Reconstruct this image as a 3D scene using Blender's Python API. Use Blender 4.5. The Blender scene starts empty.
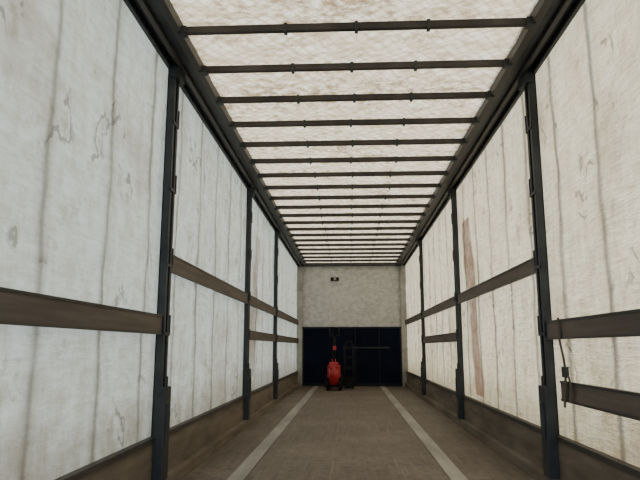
import bpy, bmesh, math, random
from mathutils import Vector, Matrix
random.seed(4)
C = bpy.context.scene.collection
HW=1.245; Y0=0.25; Y1=13.8; ZC=2.76

# ---------- node helpers ----------
def newmat(name):
    m=bpy.data.materials.new(name); m.use_nodes=True
    nt=m.node_tree; nt.nodes.clear()
    return m,nt
def N(nt,t,**k):
    n=nt.nodes.new(t)
    for a,b in k.items():
        if a.startswith('i_'): n.inputs[a[2:].replace('_',' ')].default_value=b
        else: setattr(n,a,b)
    return n
def L(nt,a,b): nt.links.new(a,b)
def coords(nt,scale=(1,1,1),rot=(0,0,0)):
    tc=N(nt,'ShaderNodeTexCoord'); mp=N(nt,'ShaderNodeMapping')
    mp.inputs['Scale'].default_value=scale; mp.inputs['Rotation'].default_value=rot
    L(nt,tc.outputs['Object'],mp.inputs['Vector']); return mp.outputs[0]
def noise(nt,vec,scale,detail=4,rough=.6):
    n=N(nt,'ShaderNodeTexNoise'); n.inputs['Scale'].default_value=scale
    n.inputs['Detail'].default_value=detail; n.inputs['Roughness'].default_value=rough
    L(nt,vec,n.inputs['Vector']); return n.outputs['Fac']
def ramp(nt,fac,stops):
    r=N(nt,'ShaderNodeValToRGB'); e=r.color_ramp.elements
    while len(e)<len(stops): e.new(.5)
    for i,(p,c) in enumerate(stops):
        e[i].position=p; e[i].color=(c,c,c,1) if not hasattr(c,'__len__') else (*c,1)
    L(nt,fac,r.inputs[0]); return r.outputs[0]
def mix(nt,fac,a,b,mode='MIX'):
    m=N(nt,'ShaderNodeMix',data_type='RGBA',blend_type=mode)
    for s,v in ((m.inputs[0],fac),(m.inputs[6],a),(m.inputs[7],b)):
        if hasattr(v,'is_output'): L(nt,v,s)
        elif hasattr(v,'__len__'): s.default_value=(*v,1)
        else: s.default_value=v
    return m.outputs[2]
def math_(nt,op,a,b=None,c=None,clamp=False):
    m=N(nt,'ShaderNodeMath',operation=op,use_clamp=clamp)
    for i,v in enumerate((a,b,c)):
        if v is None: continue
        if hasattr(v,'is_output'): L(nt,v,m.inputs[i])
        else: m.inputs[i].default_value=v
    return m.outputs[0]
def bump(nt,h,strength,dist=.01):
    b=N(nt,'ShaderNodeBump'); b.inputs['Strength'].default_value=strength; b.inputs['Distance'].default_value=dist
    L(nt,h,b.inputs['Height']); return b.outputs[0]

def solid(name,c1,c2,rough=.6,metal=0,scale=6,stretch=(1,1,1),bstr=.2,spec=.5):
    m,nt=newmat(name); v=coords(nt,stretch)
    n=noise(nt,v,scale,6); col=mix(nt,ramp(nt,n,[(.35,0),(.65,1)]),c1,c2)
    p=N(nt,'ShaderNodeBsdfPrincipled'); L(nt,col,p.inputs['Base Color'])
    p.inputs['Roughness'].default_value=rough; p.inputs['Metallic'].default_value=metal
    p.inputs['Specular IOR Level'].default_value=spec
    L(nt,bump(nt,noise(nt,v,scale*6,4),bstr,.003),p.inputs['Normal'])
    o=N(nt,'ShaderNodeOutputMaterial'); L(nt,p.outputs[0],o.inputs[0]); return m

def fabric(name,base,warm,trans,kind,ttint,off=0):
    m,nt=newmat(name)
    v=coords(nt)
    if kind=='roof':
        n1=noise(nt,v,1.5,5); n2=noise(nt,coords(nt,(1.6,5,1),(0,0,math.radians(18))),3.0,6,.7)
        n3=noise(nt,v,13,6,.75)
        g=math_(nt,'ADD',math_(nt,'MULTIPLY',n2,.55),math_(nt,'MULTIPLY',n3,.45))
        col=mix(nt,ramp(nt,g,[(.43,0),(.57,.9)]),base,warm)
        sp=math_(nt,'ADD',math_(nt,'MULTIPLY',n1,.4),math_(nt,'MULTIPLY',n3,.6))
        col=mix(nt,ramp(nt,sp,[(.52,0),(.62,.8)]),col,(.24,.155,.085))
        def scrim(a):
            w=N(nt,'ShaderNodeTexWave'); w.inputs['Scale'].default_value=4.5; w.inputs['Distortion'].default_value=1.8; w.inputs['Detail'].default_value=2
            L(nt,coords(nt,(1,1,1),(0,0,math.radians(a))),w.inputs['Vector']); return ramp(nt,w.outputs['Fac'],[(.0,.6),(.35,0)])
        col=mix(nt,math_(nt,'MULTIPLY',math_(nt,'ADD',scrim(35),scrim(-50)),.6,clamp=True),col,(.44,.34,.23))
        h=math_(nt,'ADD',n2,math_(nt,'MULTIPLY',n3,.3)); bs=.7; bd=.05
    else:
        sep=N(nt,'ShaderNodeSeparateXYZ'); L(nt,v,sep.inputs[0]); X,Y,Z=sep.outputs
        n1=noise(nt,v,1.1,5); n2=noise(nt,v,9,6,.7); nb_=noise(nt,v,3.2,6,.72)
        nv=noise(nt,coords(nt,(1,7,.6)),1.7,5)
        nh=noise(nt,coords(nt,(1,1.8,9)),3.2,5,.65)
        g=math_(nt,'ADD',math_(nt,'MULTIPLY',nv,.26),math_(nt,'ADD',math_(nt,'MULTIPLY',n2,.42),math_(nt,'MULTIPLY',nh,.32)))
        dirt=ramp(nt,g,[(.44,0),(.58,1)])
        hem=math_(nt,'MULTIPLY',math_(nt,'SUBTRACT',1.0,Z,clamp=True),.9)
        dd=math_(nt,'ADD',math_(nt,'MULTIPLY',dirt,.7),math_(nt,'MULTIPLY',hem,nv),clamp=True)
        col=mix(nt,dd,base,warm)
        col=mix(nt,ramp(nt,n1,[(.55,0),(.70,.5)]),col,(.38,.30,.21))
        col=mix(nt,ramp(nt,nb_,[(.57,0),(.68,.6)]),col,(.36,.29,.21))
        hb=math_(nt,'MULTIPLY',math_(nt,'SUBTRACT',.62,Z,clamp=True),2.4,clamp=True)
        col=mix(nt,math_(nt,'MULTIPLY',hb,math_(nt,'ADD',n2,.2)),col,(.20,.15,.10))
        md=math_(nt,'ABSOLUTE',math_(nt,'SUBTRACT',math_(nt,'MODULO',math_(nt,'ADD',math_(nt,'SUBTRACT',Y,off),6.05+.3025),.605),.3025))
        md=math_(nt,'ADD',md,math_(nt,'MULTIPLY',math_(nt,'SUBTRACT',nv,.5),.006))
        seam_strap_shade=math_(nt,'SUBTRACT',1.0,math_(nt,'DIVIDE',md,.026),clamp=True)  # weld dirt plus the outer straps' show-through shadow, painted into the cloth colour
        col=mix(nt,math_(nt,'MULTIPLY',math_(nt,'MULTIPLY',seam_strap_shade,math_(nt,'ADD',nb_,.3)),.55),col,(.22,.18,.135))
        w=N(nt,'ShaderNodeTexWave'); w.inputs['Scale'].default_value=3.2; w.inputs['Distortion'].default_value=14; w.inputs['Detail'].default_value=4
        L(nt,v,w.inputs['Vector'])
        msk=ramp(nt,noise(nt,v,2.3,2),[(.57,0),(.62,1)])
        sc=math_(nt,'MULTIPLY',ramp(nt,w.outputs['Fac'],[(.92,0),(.98,.8)]),msk)
        col=mix(nt,math_(nt,'MULTIPLY',sc,.7),col,(.14,.12,.10))
        def stripe(yc,zc,k,w,z0,z1,s):
            d=math_(nt,'ABSOLUTE',math_(nt,'SUBTRACT',math_(nt,'SUBTRACT',Y,yc),math_(nt,'MULTIPLY',math_(nt,'SUBTRACT',Z,zc),k)))
            a=math_(nt,'SUBTRACT',1.0,math_(nt,'DIVIDE',math_(nt,'SUBTRACT',d,w,clamp=True),.08),clamp=True)
            b=math_(nt,'MULTIPLY',math_(nt,'GREATER_THAN',Z,z0),math_(nt,'LESS_THAN',Z,z1))
            return math_(nt,'MULTIPLY',math_(nt,'MULTIPLY',a,b),math_(nt,'MULTIPLY',s,math_(nt,'ADD',n2,.35)))
        if kind=='right':
            col=mix(nt,stripe(6.42,1.3,.22,.16,.38,2.25,.9),col,(.21,.115,.09))
        else:
            col=mix(nt,stripe(7.6,1.3,.25,.17,.5,2.3,.55),col,(.28,.17,.13))
        h=math_(nt,'ADD',nh,math_(nt,'ADD',nv,math_(nt,'MULTIPLY',n2,.5))); bs=.7; bd=.03
    nb=bump(nt,h,bs,bd)
    d=N(nt,'ShaderNodeBsdfDiffuse'); t=N(nt,'ShaderNodeBsdfTranslucent'); gl=N(nt,'ShaderNodeBsdfGlossy')
    L(nt,col,d.inputs[0]); L(nt,mix(nt,1.0,col,ttint,'MULTIPLY'),t.inputs[0]); L(nt,nb,d.inputs['Normal']); L(nt,nb,t.inputs['Normal'])
    ms=N(nt,'ShaderNodeMixShader'); ms.inputs[0].default_value=trans
    L(nt,d.outputs[0],ms.inputs[1]); L(nt,t.outputs[0],ms.inputs[2])
    gl.inputs['Roughness'].default_value=.5; L(nt,nb,gl.inputs['Normal'])
    m2=N(nt,'ShaderNodeMixShader'); m2.inputs[0].default_value=.03
    L(nt,ms.outputs[0],m2.inputs[1]); L(nt,gl.outputs[0],m2.inputs[2])
    o=N(nt,'ShaderNodeOutputMaterial'); L(nt,m2.outputs[0],o.inputs[0]); return m

OFFL,OFFR=.45,.63
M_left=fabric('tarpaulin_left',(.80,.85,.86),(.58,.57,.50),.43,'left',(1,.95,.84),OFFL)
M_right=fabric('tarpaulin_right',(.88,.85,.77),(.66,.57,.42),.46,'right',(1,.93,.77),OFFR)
M_roof=fabric('tarpaulin_roof',(.90,.87,.79),(.56,.46,.33),.49,'roof',(1,.95,.85))
M_steel=solid('dark_galvanised_steel',(.012,.016,.021),(.028,.033,.038),.55,.3,5)
M_rail=solid('rail_aluminium_dirty',(.024,.023,.022),(.055,.050,.046),.55,.4,4,(1,.3,1))
M_bow=solid('roof_bow_steel',(.016,.015,.015),(.042,.036,.032),.55,.3,5)
M_slat=solid('slat_wood',(.055,.042,.036),(.10,.078,.066),.7,0,3,(1,.4,6))
M_strap=solid('webbing',(.05,.04,.03),(.09,.07,.055),.8)
M_board=solid('kerb_board',(.075,.058,.043),(.16,.125,.095),.75,0,3,(1,.5,3))
M_metal=solid('floor_strip_metal',(.17,.16,.145),(.33,.31,.285),.5,.2,5,(1,.2,1))
M_red=solid('red_paint',(.50,.015,.02),(.28,.01,.012),.4)
M_black=solid('black_rubber',(.005,.005,.006),(.010,.010,.012),.7,spec=.2)
M_blue=solid('dark_blue_panel',(.001,.003,.010),(.003,.006,.018),.8,0,2,spec=.1)
M_bframe=solid('dark_blue_frame',(.010,.012,.018),(.018,.020,.028),.8,0,2,spec=.15)
M_frame=solid('bulkhead_frame_paint',(.36,.345,.32),(.22,.21,.19),.6,.1,4)
M_ground=solid('asphalt',(.10,.10,.10),(.16,.155,.15),.9,0,.8)

def floor_mat():
    m,nt=newmat('floor_plywood')
    g=noise(nt,coords(nt,(14,1,1)),1.6,6,.65); b=noise(nt,coords(nt),1.3,5); f=noise(nt,coords(nt),16,5,.7)
    s=noise(nt,coords(nt,(40,.8,1)),1.2,3)
    col=mix(nt,ramp(nt,g,[(.3,0),(.7,1)]),(.058,.042,.031),(.125,.094,.070))
    col=mix(nt,ramp(nt,b,[(.45,0),(.7,.6)]),col,(.19,.155,.125))
    col=mix(nt,ramp(nt,f,[(.48,0),(.66,.8)]),col,(.033,.025,.019))
    col=mix(nt,ramp(nt,s,[(.60,0),(.7,.5)]),col,(.24,.205,.175))
    p=N(nt,'ShaderNodeBsdfPrincipled'); L(nt,col,p.inputs['Base Color']); p.inputs['Roughness'].default_value=.62
    L(nt,bump(nt,math_(nt,'ADD',g,f),.3,.006),p.inputs['Normal'])
    o=N(nt,'ShaderNodeOutputMaterial'); L(nt,p.outputs[0],o.inputs[0]); return m
M_floor=floor_mat()
def bulk_mat():
    m,nt=newmat('bulkhead_panel')
    n=noise(nt,coords(nt),9,6,.75); n2=noise(nt,coords(nt,(1,1,4)),5,5,.7)
    col=mix(nt,ramp(nt,n,[(.42,0),(.60,.7)]),(.52,.52,.50),(.32,.315,.30))
    col=mix(nt,ramp(nt,n2,[(.55,0),(.66,.45)]),col,(.18,.175,.165))
    p=N(nt,'ShaderNodeBsdfPrincipled'); L(nt,col,p.inputs['Base Color']); p.inputs['Roughness'].default_value=.6
    L(nt,bump(nt,n2,.4,.02),p.inputs['Normal'])
    o=N(nt,'ShaderNodeOutputMaterial'); L(nt,p.outputs[0],o.inputs[0]); return m
M_bulk=bulk_mat()

# ---------- mesh helpers ----------
class B:
    def __init__(s,name,mats): s.name=name; s.bm=bmesh.new(); s.mats=mats
    def box(s,x0,x1,y0,y1,z0,z1,mi=0,M=None,bev=0):
        vs=[Vector((x,y,z)) for x in(x0,x1) for y in(y0,y1) for z in(z0,z1)]
        if M: vs=[M@v for v in vs]
        bv=[s.bm.verts.new(v) for v in vs]
        fs=[]
        for q in((0,1,3,2),(4,6,7,5),(0,4,5,1),(2,3,7,6),(0,2,6,4),(1,5,7,3)):
            f=s.bm.faces.new([bv[i] for i in q]); f.material_index=mi; fs.append(f)
        if bev:
            es=list({e for f in fs for e in f.edges})
            r=bmesh.ops.bevel(s.bm,geom=es,offset=bev,segments=2,affect='EDGES',profile=.7)
            for f in r['faces']: f.material_index=mi
    def cyl(s,p0,p1,r0,r1=None,mi=0,seg=20):
        p0=Vector(p0);p1=Vector(p1); r1=r0 if r1 is None else r1
        d=p1-p0; q=d.to_track_quat('Z','Y').to_matrix().to_4x4()
        M=Matrix.Translation((p0+p1)/2)@q
        r=bmesh.ops.create_cone(s.bm,cap_ends=True,segments=seg,radius1=r0,radius2=r1,depth=d.length,matrix=M)
        for f in {f for v in r['verts'] for f in v.link_faces}: f.material_index=mi; f.smooth=len(f.verts)==4
    def tube(s,pts,r,mi=0):
        for a,b in zip(pts,pts[1:]): s.cyl(a,b,r,mi=mi,seg=12)
        for p in pts[1:-1]:
            q=bmesh.ops.create_uvsphere(s.bm,u_segments=12,v_segments=8,radius=r,matrix=Matrix.Translation(p))
            for f in {f for v in q['verts'] for f in v.link_faces}: f.material_index=mi; f.smooth=True
    def ribbon(s,pts,w,th,mi=0):
        for (a,b) in zip(pts,pts[1:]):
            a=Vector(a); b=Vector(b)
            vs=[]
            for p in(a,b):
                for dx in(-th/2,th/2):
                    for dy in(-w/2,w/2): vs.append(s.bm.verts.new(p+Vector((dx,dy,0))))
            for q in((0,1,3,2),(4,6,7,5),(0,4,5,1),(2,3,7,6),(0,2,6,4),(1,5,7,3)):
                f=s.bm.faces.new([vs[i] for i in q]); f.material_index=mi
    def done(s,parent=None):
        bmesh.ops.recalc_face_normals(s.bm,faces=s.bm.faces)
        me=bpy.data.meshes.new(s.name); s.bm.to_mesh(me); s.bm.free()
        for m in s.mats: me.materials.append(m)
        o=bpy.data.objects.new(s.name,me); C.objects.link(o)
        if parent: o.parent=parent
        return o

# ---------- ground outside ----------
g=B('ground',[M_ground]); g.box(-40,40,-40,50,-1.35,-1.30); g.done()

# ---------- floor ----------
f=B('floor',[M_floor,M_metal,M_steel])
xs=[-1.25,-.86,-.74,.61,.73,1.25]
for i in range(5):
    if i in(1,3):
        f.box(xs[i]+.004,xs[i+1]-.004,Y0,Y1,-.05,.003,1)
        f.box(xs[i],xs[i+1],Y0,Y1,-.055,-.012,2)
    else:
        f.box(xs[i],xs[i+1],Y0,Y1,-.05,0,0)
f.box(-1.25,1.25,Y0,Y1,-.16,-.056,2)
f.done()

# ---------- side kerb rails ----------
for sgn,side in((-1,'left'),(1,'right')):
    k=B('baseboard_'+side,[M_board,M_rail])
    a,b=sorted((sgn*1.165,sgn*1.25)); k.box(a,b,Y0,Y1,0.0,.075,0,bev=.006)
    a,b=sorted((sgn*1.215,sgn*1.24)); k.box(a,b,Y0,Y1,.07,.32,0)
    a,b=sorted((sgn*1.205,sgn*1.245)); k.box(a,b,Y0,Y1,.30,.33,1)
    k.done()

# ---------- curtains ----------
def curtain(name,sgn,mat,off):
    bm=bmesh.new(); ny=620; nz=56; z0=.30; z1=2.74
    vs=[]
    for i in range(ny+1):
        y=Y0+(Y1-Y0)*i/ny; row=[]
        for j in range(nz+1):
            z=z0+(z1-z0)*j/nz; t=j/nz
            env=math.sin(math.pi*t)**.6 if 0<t<1 else 0
            ph=((y-off)/.605)%1
            x=HW+.016*env*abs(math.sin(math.pi*ph))+.004*env*math.sin(y*23+2*math.sin(z*1.7))+.006*math.sin(z*5+y*3)*env+.003*env*math.sin(z*19+3*math.sin(y*4))
            row.append(bm.verts.new((sgn*x,y,z)))
        vs.append(row)
    for i in range(ny):
        for j in range(nz):
            q=[vs[i][j],vs[i+1][j],vs[i+1][j+1],vs[i][j+1]]
            if sgn>0: q.reverse()
            fc=bm.faces.new(q); fc.smooth=True
    me=bpy.data.meshes.new(name); bm.to_mesh(me); bm.free(); me.materials.append(mat)
    o=bpy.data.objects.new(name,me); C.objects.link(o)
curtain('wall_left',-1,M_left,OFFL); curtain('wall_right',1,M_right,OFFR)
for sgn,off in((-1,OFFL),(1,OFFR)):
    s=B('curtain_strap_set',[M_strap,M_steel])
    y=off
    while y<13.6:
        a,b=sorted((sgn*1.275,sgn*1.278)); s.box(a,b,y-.018,y+.018,.1,2.74)
        a,b=sorted((sgn*1.274,sgn*1.29)); s.box(a,b,y-.03,y+.03,.18,.26,1)
        y+=.605
    s.done()

# ---------- roof ----------
bows=[3.25+.51*i for i in range(-5,21)]
bows=[b for b in bows if Y0+.1<b<Y1-.2]
bm=bmesh.new(); nx=60; ny=700; vs=[]
for i in range(ny+1):
    y=Y0+(Y1-Y0)*i/ny
    ph=((y-3.25)/.51)%1
    row=[]
    for j in range(nx+1):
        x=-1.12+2.24*j/nx; e=math.sin(math.pi*j/nx)**.5 if 0<j<nx else 0
        sag=math.sin(math.pi*ph)
        z=ZC-.022*sag*e+.012*e*sag*math.sin(x*11+y*18+math.sin(y*3))+.007*e*sag*math.sin(x*23-y*19)
        row.append(bm.verts.new((x,y,z)))
    vs.append(row)
for i in range(ny):
    for j in range(nx):
        fc=bm.faces.new([vs[i][j],vs[i][j+1],vs[i+1][j+1],vs[i+1][j]]); fc.smooth=True
me=bpy.data.meshes.new('ceiling'); bm.to_mesh(me); bm.free(); me.materials.append(M_roof)
C.objects.link(bpy.data.objects.new('ceiling',me))

rb=B('roof_bow_set',[M_bow,M_steel])
for y in bows:
    rb.box(-1.03,1.03,y-.016,y+.016,2.687,2.713,0,bev=.004)
    rb.box(-1.03,1.03,y-.006,y+.006,2.713,2.735,0)
    for x in(-.42,.0,.42):
        xx=x+random.uniform(-.02,.02)
        rb.box(xx-.010,xx+.010,y-.022,y+.022,2.676,2.735,1,bev=.003)
    for sgn in(-1,1):
        a,b=sorted((sgn*.99,sgn*1.04)); rb.box(a,b,y-.03,y+.03,2.68,2.73,1,bev=.004)
rb.done()
for sgn,side in((-1,'left'),(1,'right')):
    r=B('trim_roof_rail_'+side,[M_rail,M_steel,M_board])
    def bx(x0,x1,z0,z1,mi):
        a,b=sorted((sgn*x0,sgn*x1)); r.box(a,b,Y0,Y1,z0,z1,mi,bev=.004)
    bx(1.02,1.065,2.69,2.78,0); bx(1.065,1.15,2.715,2.80,1); bx(1.135,1.165,2.69,2.76,0); bx(1.165,1.25,2.73,2.80,1); bx(1.215,1.24,2.69,2.74,1)
    r.done()

# ---------- posts ----------
PL=[3.73,6.82,9.45]; PR=[3.93,7.0,10.4]
for sgn,PP in((-1,PL),(1,PR)):
    for y in PP:
        p=B('support_post',[M_steel,M_rail])
        def bx(x0,x1,y0,y1,z0,z1,mi=0,bev=.004):
            a,b=sorted((sgn*x0,sgn*x1)); p.box(a,b,y+y0,y+y1,z0,z1,mi,bev=bev)
        bx(1.185,1.232,-.055,-.040,.10,2.72)
        bx(1.185,1.232,.040,.055,.10,2.72)
        bx(1.220,1.232,-.055,.055,.10,2.72)
        bx(1.182,1.192,-.055,-.02,.10,2.72); bx(1.182,1.192,.02,.055,.10,2.72)
        bx(1.155,1.212,-.065,.065,.076,.62)
        bx(1.145,1.16,-.03,.03,.30,.52)
        for zz in(.55,.93,1.36,1.85,2.3):
            bx(1.176,1.186,-.065,.065,zz,zz+.02); bx(1.176,1.186,-.065,-.055,zz,zz+.13); bx(1.176,1.186,.055,.065,zz,zz+.13)
        bx(1.15,1.21,-.07,.07,2.62,2.69)
        p.done()

# ---------- slats ----------
def slat(sgn,y0,y1,z0,z1):
    s=B('side_slat',[M_slat,M_rail])
    a,b=sorted((sgn*1.192,sgn*1.216)); s.box(a,b,y0,y1,z0,z1,0,bev=.004)
    a,b=sorted((sgn*1.188,sgn*1.192)); 
    s.box(a,b,y0,y1,z0,z0+.012,1); s.box(a,b,y0,y1,z1-.012,z1,1)
    s.done()
g_=.062
slat(-1,Y0+.15,PL[0]-g_,.935,1.055)
slat(-1,PL[0]+g_,PL[1]-g_,1.34,1.455)
slat(-1,PL[1]+g_,PL[2]-g_,1.34,1.455); slat(-1,PL[1]+g_,PL[2]-g_,.94,1.05)
slat(-1,PL[2]+g_,13.6,1.34,1.455); slat(-1,PL[2]+g_,13.6,.94,1.05)
slat(1,Y0+.15,PR[0]-g_,.905,1.02)
slat(1,Y0+.15,3.68,.55,.665)
slat(1,PR[0]+g_,PR[1]-g_,1.345,1.45)
slat(1,PR[1]+g_,PR[2]-g_,1.34,1.45); slat(1,PR[1]+g_,PR[2]-g_,.92,1.03)
slat(1,PR[2]+g_,13.6,1.34,1.45)

s=B('hanging_strap',[M_strap,M_steel])
s.ribbon([(1.182,3.62,1.03),(1.180,3.61,.90),(1.178,3.56,.80),(1.176,3.53,.72),(1.178,3.56,.64),(1.180,3.60,.52)],.03,.004)
s.ribbon([(1.176,3.53,.72),(1.174,3.48,.69),(1.175,3.46,.62),(1.177,3.49,.56)],.025,.004)
s.box(1.165,1.184,3.50,3.57,.69,.75,1,bev=.004)
s.done()

# ---------- bulkhead ----------
w=B('wall_front',[M_bulk,M_frame,M_blue,M_steel,M_bframe])
w.box(-1.25,1.25,Y1,Y1+.05,0,2.80,0)
for sgn in(-1,1):
    a,b=sorted((sgn*1.12,sgn*1.25)); w.box(a,b,Y1-.07,Y1,0,2.72,1,bev=.008)
w.box(-1.25,1.25,Y1-.10,Y1,2.70,2.80,3,bev=.006)
w.box(-1.11,1.11,Y1-.03,Y1,.05,1.30,2)
w.box(-1.12,1.12,Y1-.05,Y1,1.27,1.31,4,bev=.005)
w.box(-1.12,1.12,Y1-.05,Y1,.0,.06,4,bev=.005)
for x in(-1.09,-.42,.08,.62,1.09): w.box(x-.012,x+.012,Y1-.045,Y1,.06,1.27,4)
w.box(.0,.85,Y1-.06,Y1-.045,.83,.86,3)
w.done()
l=B('bulkhead_lamp',[M_black,M_frame]); l.box(-.47,-.28,Y1-.06,Y1,2.36,2.44,0,bev=.015); l.cyl((-.375,Y1-.06,2.40),(-.375,Y1-.09,2.40),.03,mi=1); l.done()

# ---------- pallet truck ----------
root=bpy.data.objects.new('pallet_truck',None); C.objects.link(root)
px,py=-.37,12.45
t=B('chassis',[M_red,M_black,M_steel])
for s in(-1,1):
    t.box(px+s*.12-.06,px+s*.12+.06,py+.02,py+1.13,.055,.095,1,bev=.01)
    t.cyl((px+s*.12-.04,py+1.0,.042),(px+s*.12+.04,py+1.0,.042),.04,mi=1)
t.box(px-.18,px+.18,py,py+.12,.06,.30,1,bev=.02)
t.box(px-.13,px+.13,py-.05,py+.1,.24,.50,0,bev=.04)
t.done(root)
t=B('pump_and_wheels',[M_red,M_black,M_steel])
t.cyl((px,py-.10,.12),(px,py-.10,.52),.10,.09,0); t.cyl((px,py-.10,.52),(px,py-.10,.62),.04,mi=0)
t.box(px-.09,px+.09,py-.19,py-.03,.44,.56,0,bev=.02)
t.cyl((px-.14,py-.10,.09),(px-.105,py-.10,.09),.09,mi=1); t.cyl((px+.105,py-.10,.09),(px+.14,py-.10,.09),.09,mi=1)
t.cyl((px-.14,py-.10,.09),(px+.14,py-.10,.09),.02,mi=2)
t.done(root)
t=B('handle',[M_red,M_black,M_steel])
t.tube([Vector((px,py-.13,.55)),Vector((px+.02,py-.17,1.04))],.024,1)
t.tube([Vector((px+.02,py-.17,1.04)),Vector((px-.07,py-.175,1.10)),Vector((px-.07,py-.18,1.24)),Vector((px+.11,py-.18,1.24)),Vector((px+.11,py-.175,1.10)),Vector((px+.02,py-.17,1.04))],.02,1)
t.box(px-.01,px+.05,py-.20,py-.14,.80,.88,0,bev=.01)
t.done(root)

# ---------- hand truck ----------
root=bpy.data.objects.new('hand_truck',None); C.objects.link(root)
hx,hy=-.065,12.9
t=B('frame',[M_black,M_steel,M_red])
for s in(-1,1):
    t.tube([Vector((hx+s*.09,hy,.06)),Vector((hx+s*.09,hy+.14,.88)),Vector((hx+s*.04,hy+.17,.98))],.018,0)
t.tube([Vector((hx-.04,hy+.17,.98)),Vector((hx+.04,hy+.17,.98))],.018,0)
for z in(.2,.42,.64,.84): t.box(hx-.09,hx+.09,hy+.14*(z-.06)/.82-.01,hy+.14*(z-.06)/.82+.01,z-.03,z+.03,0)
t.box(hx-.10,hx+.10,hy-.16,hy+.01,.0,.012,1); t.box(hx-.10,hx+.10,hy-.005,hy+.012,.01,.24,0)
t.done(root)
t=B('wheels',[M_black,M_red])
for s in(-1,1):
    t.cyl((hx+s*.055,hy+.14,.10),(hx+s*.085,hy+.14,.10),.10,mi=0)
t.cyl((hx-.09,hy+.14,.10),(hx+.09,hy+.14,.10),.012)
t.done(root)

# ---------- rear portal ----------
r=B('rear_door_frame',[M_steel])
for s in(-1,1):
    a,b=sorted((s*1.20,s*1.28)); r.box(a,b,Y0-.1,Y0,-.16,2.85,0,bev=.008)
r.box(-1.2,1.2,Y0-.1,Y0,2.72,2.85,0,bev=.008); r.box(-1.2,1.2,Y0-.1,Y0,-.16,-.005,0,bev=.003)
r.done()

# ---------- light ----------
W=bpy.data.worlds.new('sky'); bpy.context.scene.world=W; W.use_nodes=True
nt=W.node_tree; nt.nodes.clear()
bg=N(nt,'ShaderNodeBackground'); bg.inputs[0].default_value=(.80,.91,1,1); bg.inputs[1].default_value=2.8
o=N(nt,'ShaderNodeOutputWorld'); L(nt,bg.outputs[0],o.inputs[0])
s=bpy.data.lights.new('sun','SUN'); s.energy=5.6; s.angle=math.radians(12); s.color=(1,.91,.77)
so=bpy.data.objects.new('sun',s); C.objects.link(so)
d=Vector((-.5,-.35,-.9)); so.rotation_euler=d.to_track_quat('-Z','Y').to_euler(); so.location=(10,10,14)

# ---------- camera ----------
c=bpy.data.cameras.new('camera'); c.lens=33.75; c.sensor_width=36; c.clip_start=.02
co=bpy.data.objects.new('camera',c); C.objects.link(co)
co.location=(-.04,0,.86); co.rotation_euler=(math.radians(100.11),0,math.radians(2.82))
bpy.context.scene.camera=co
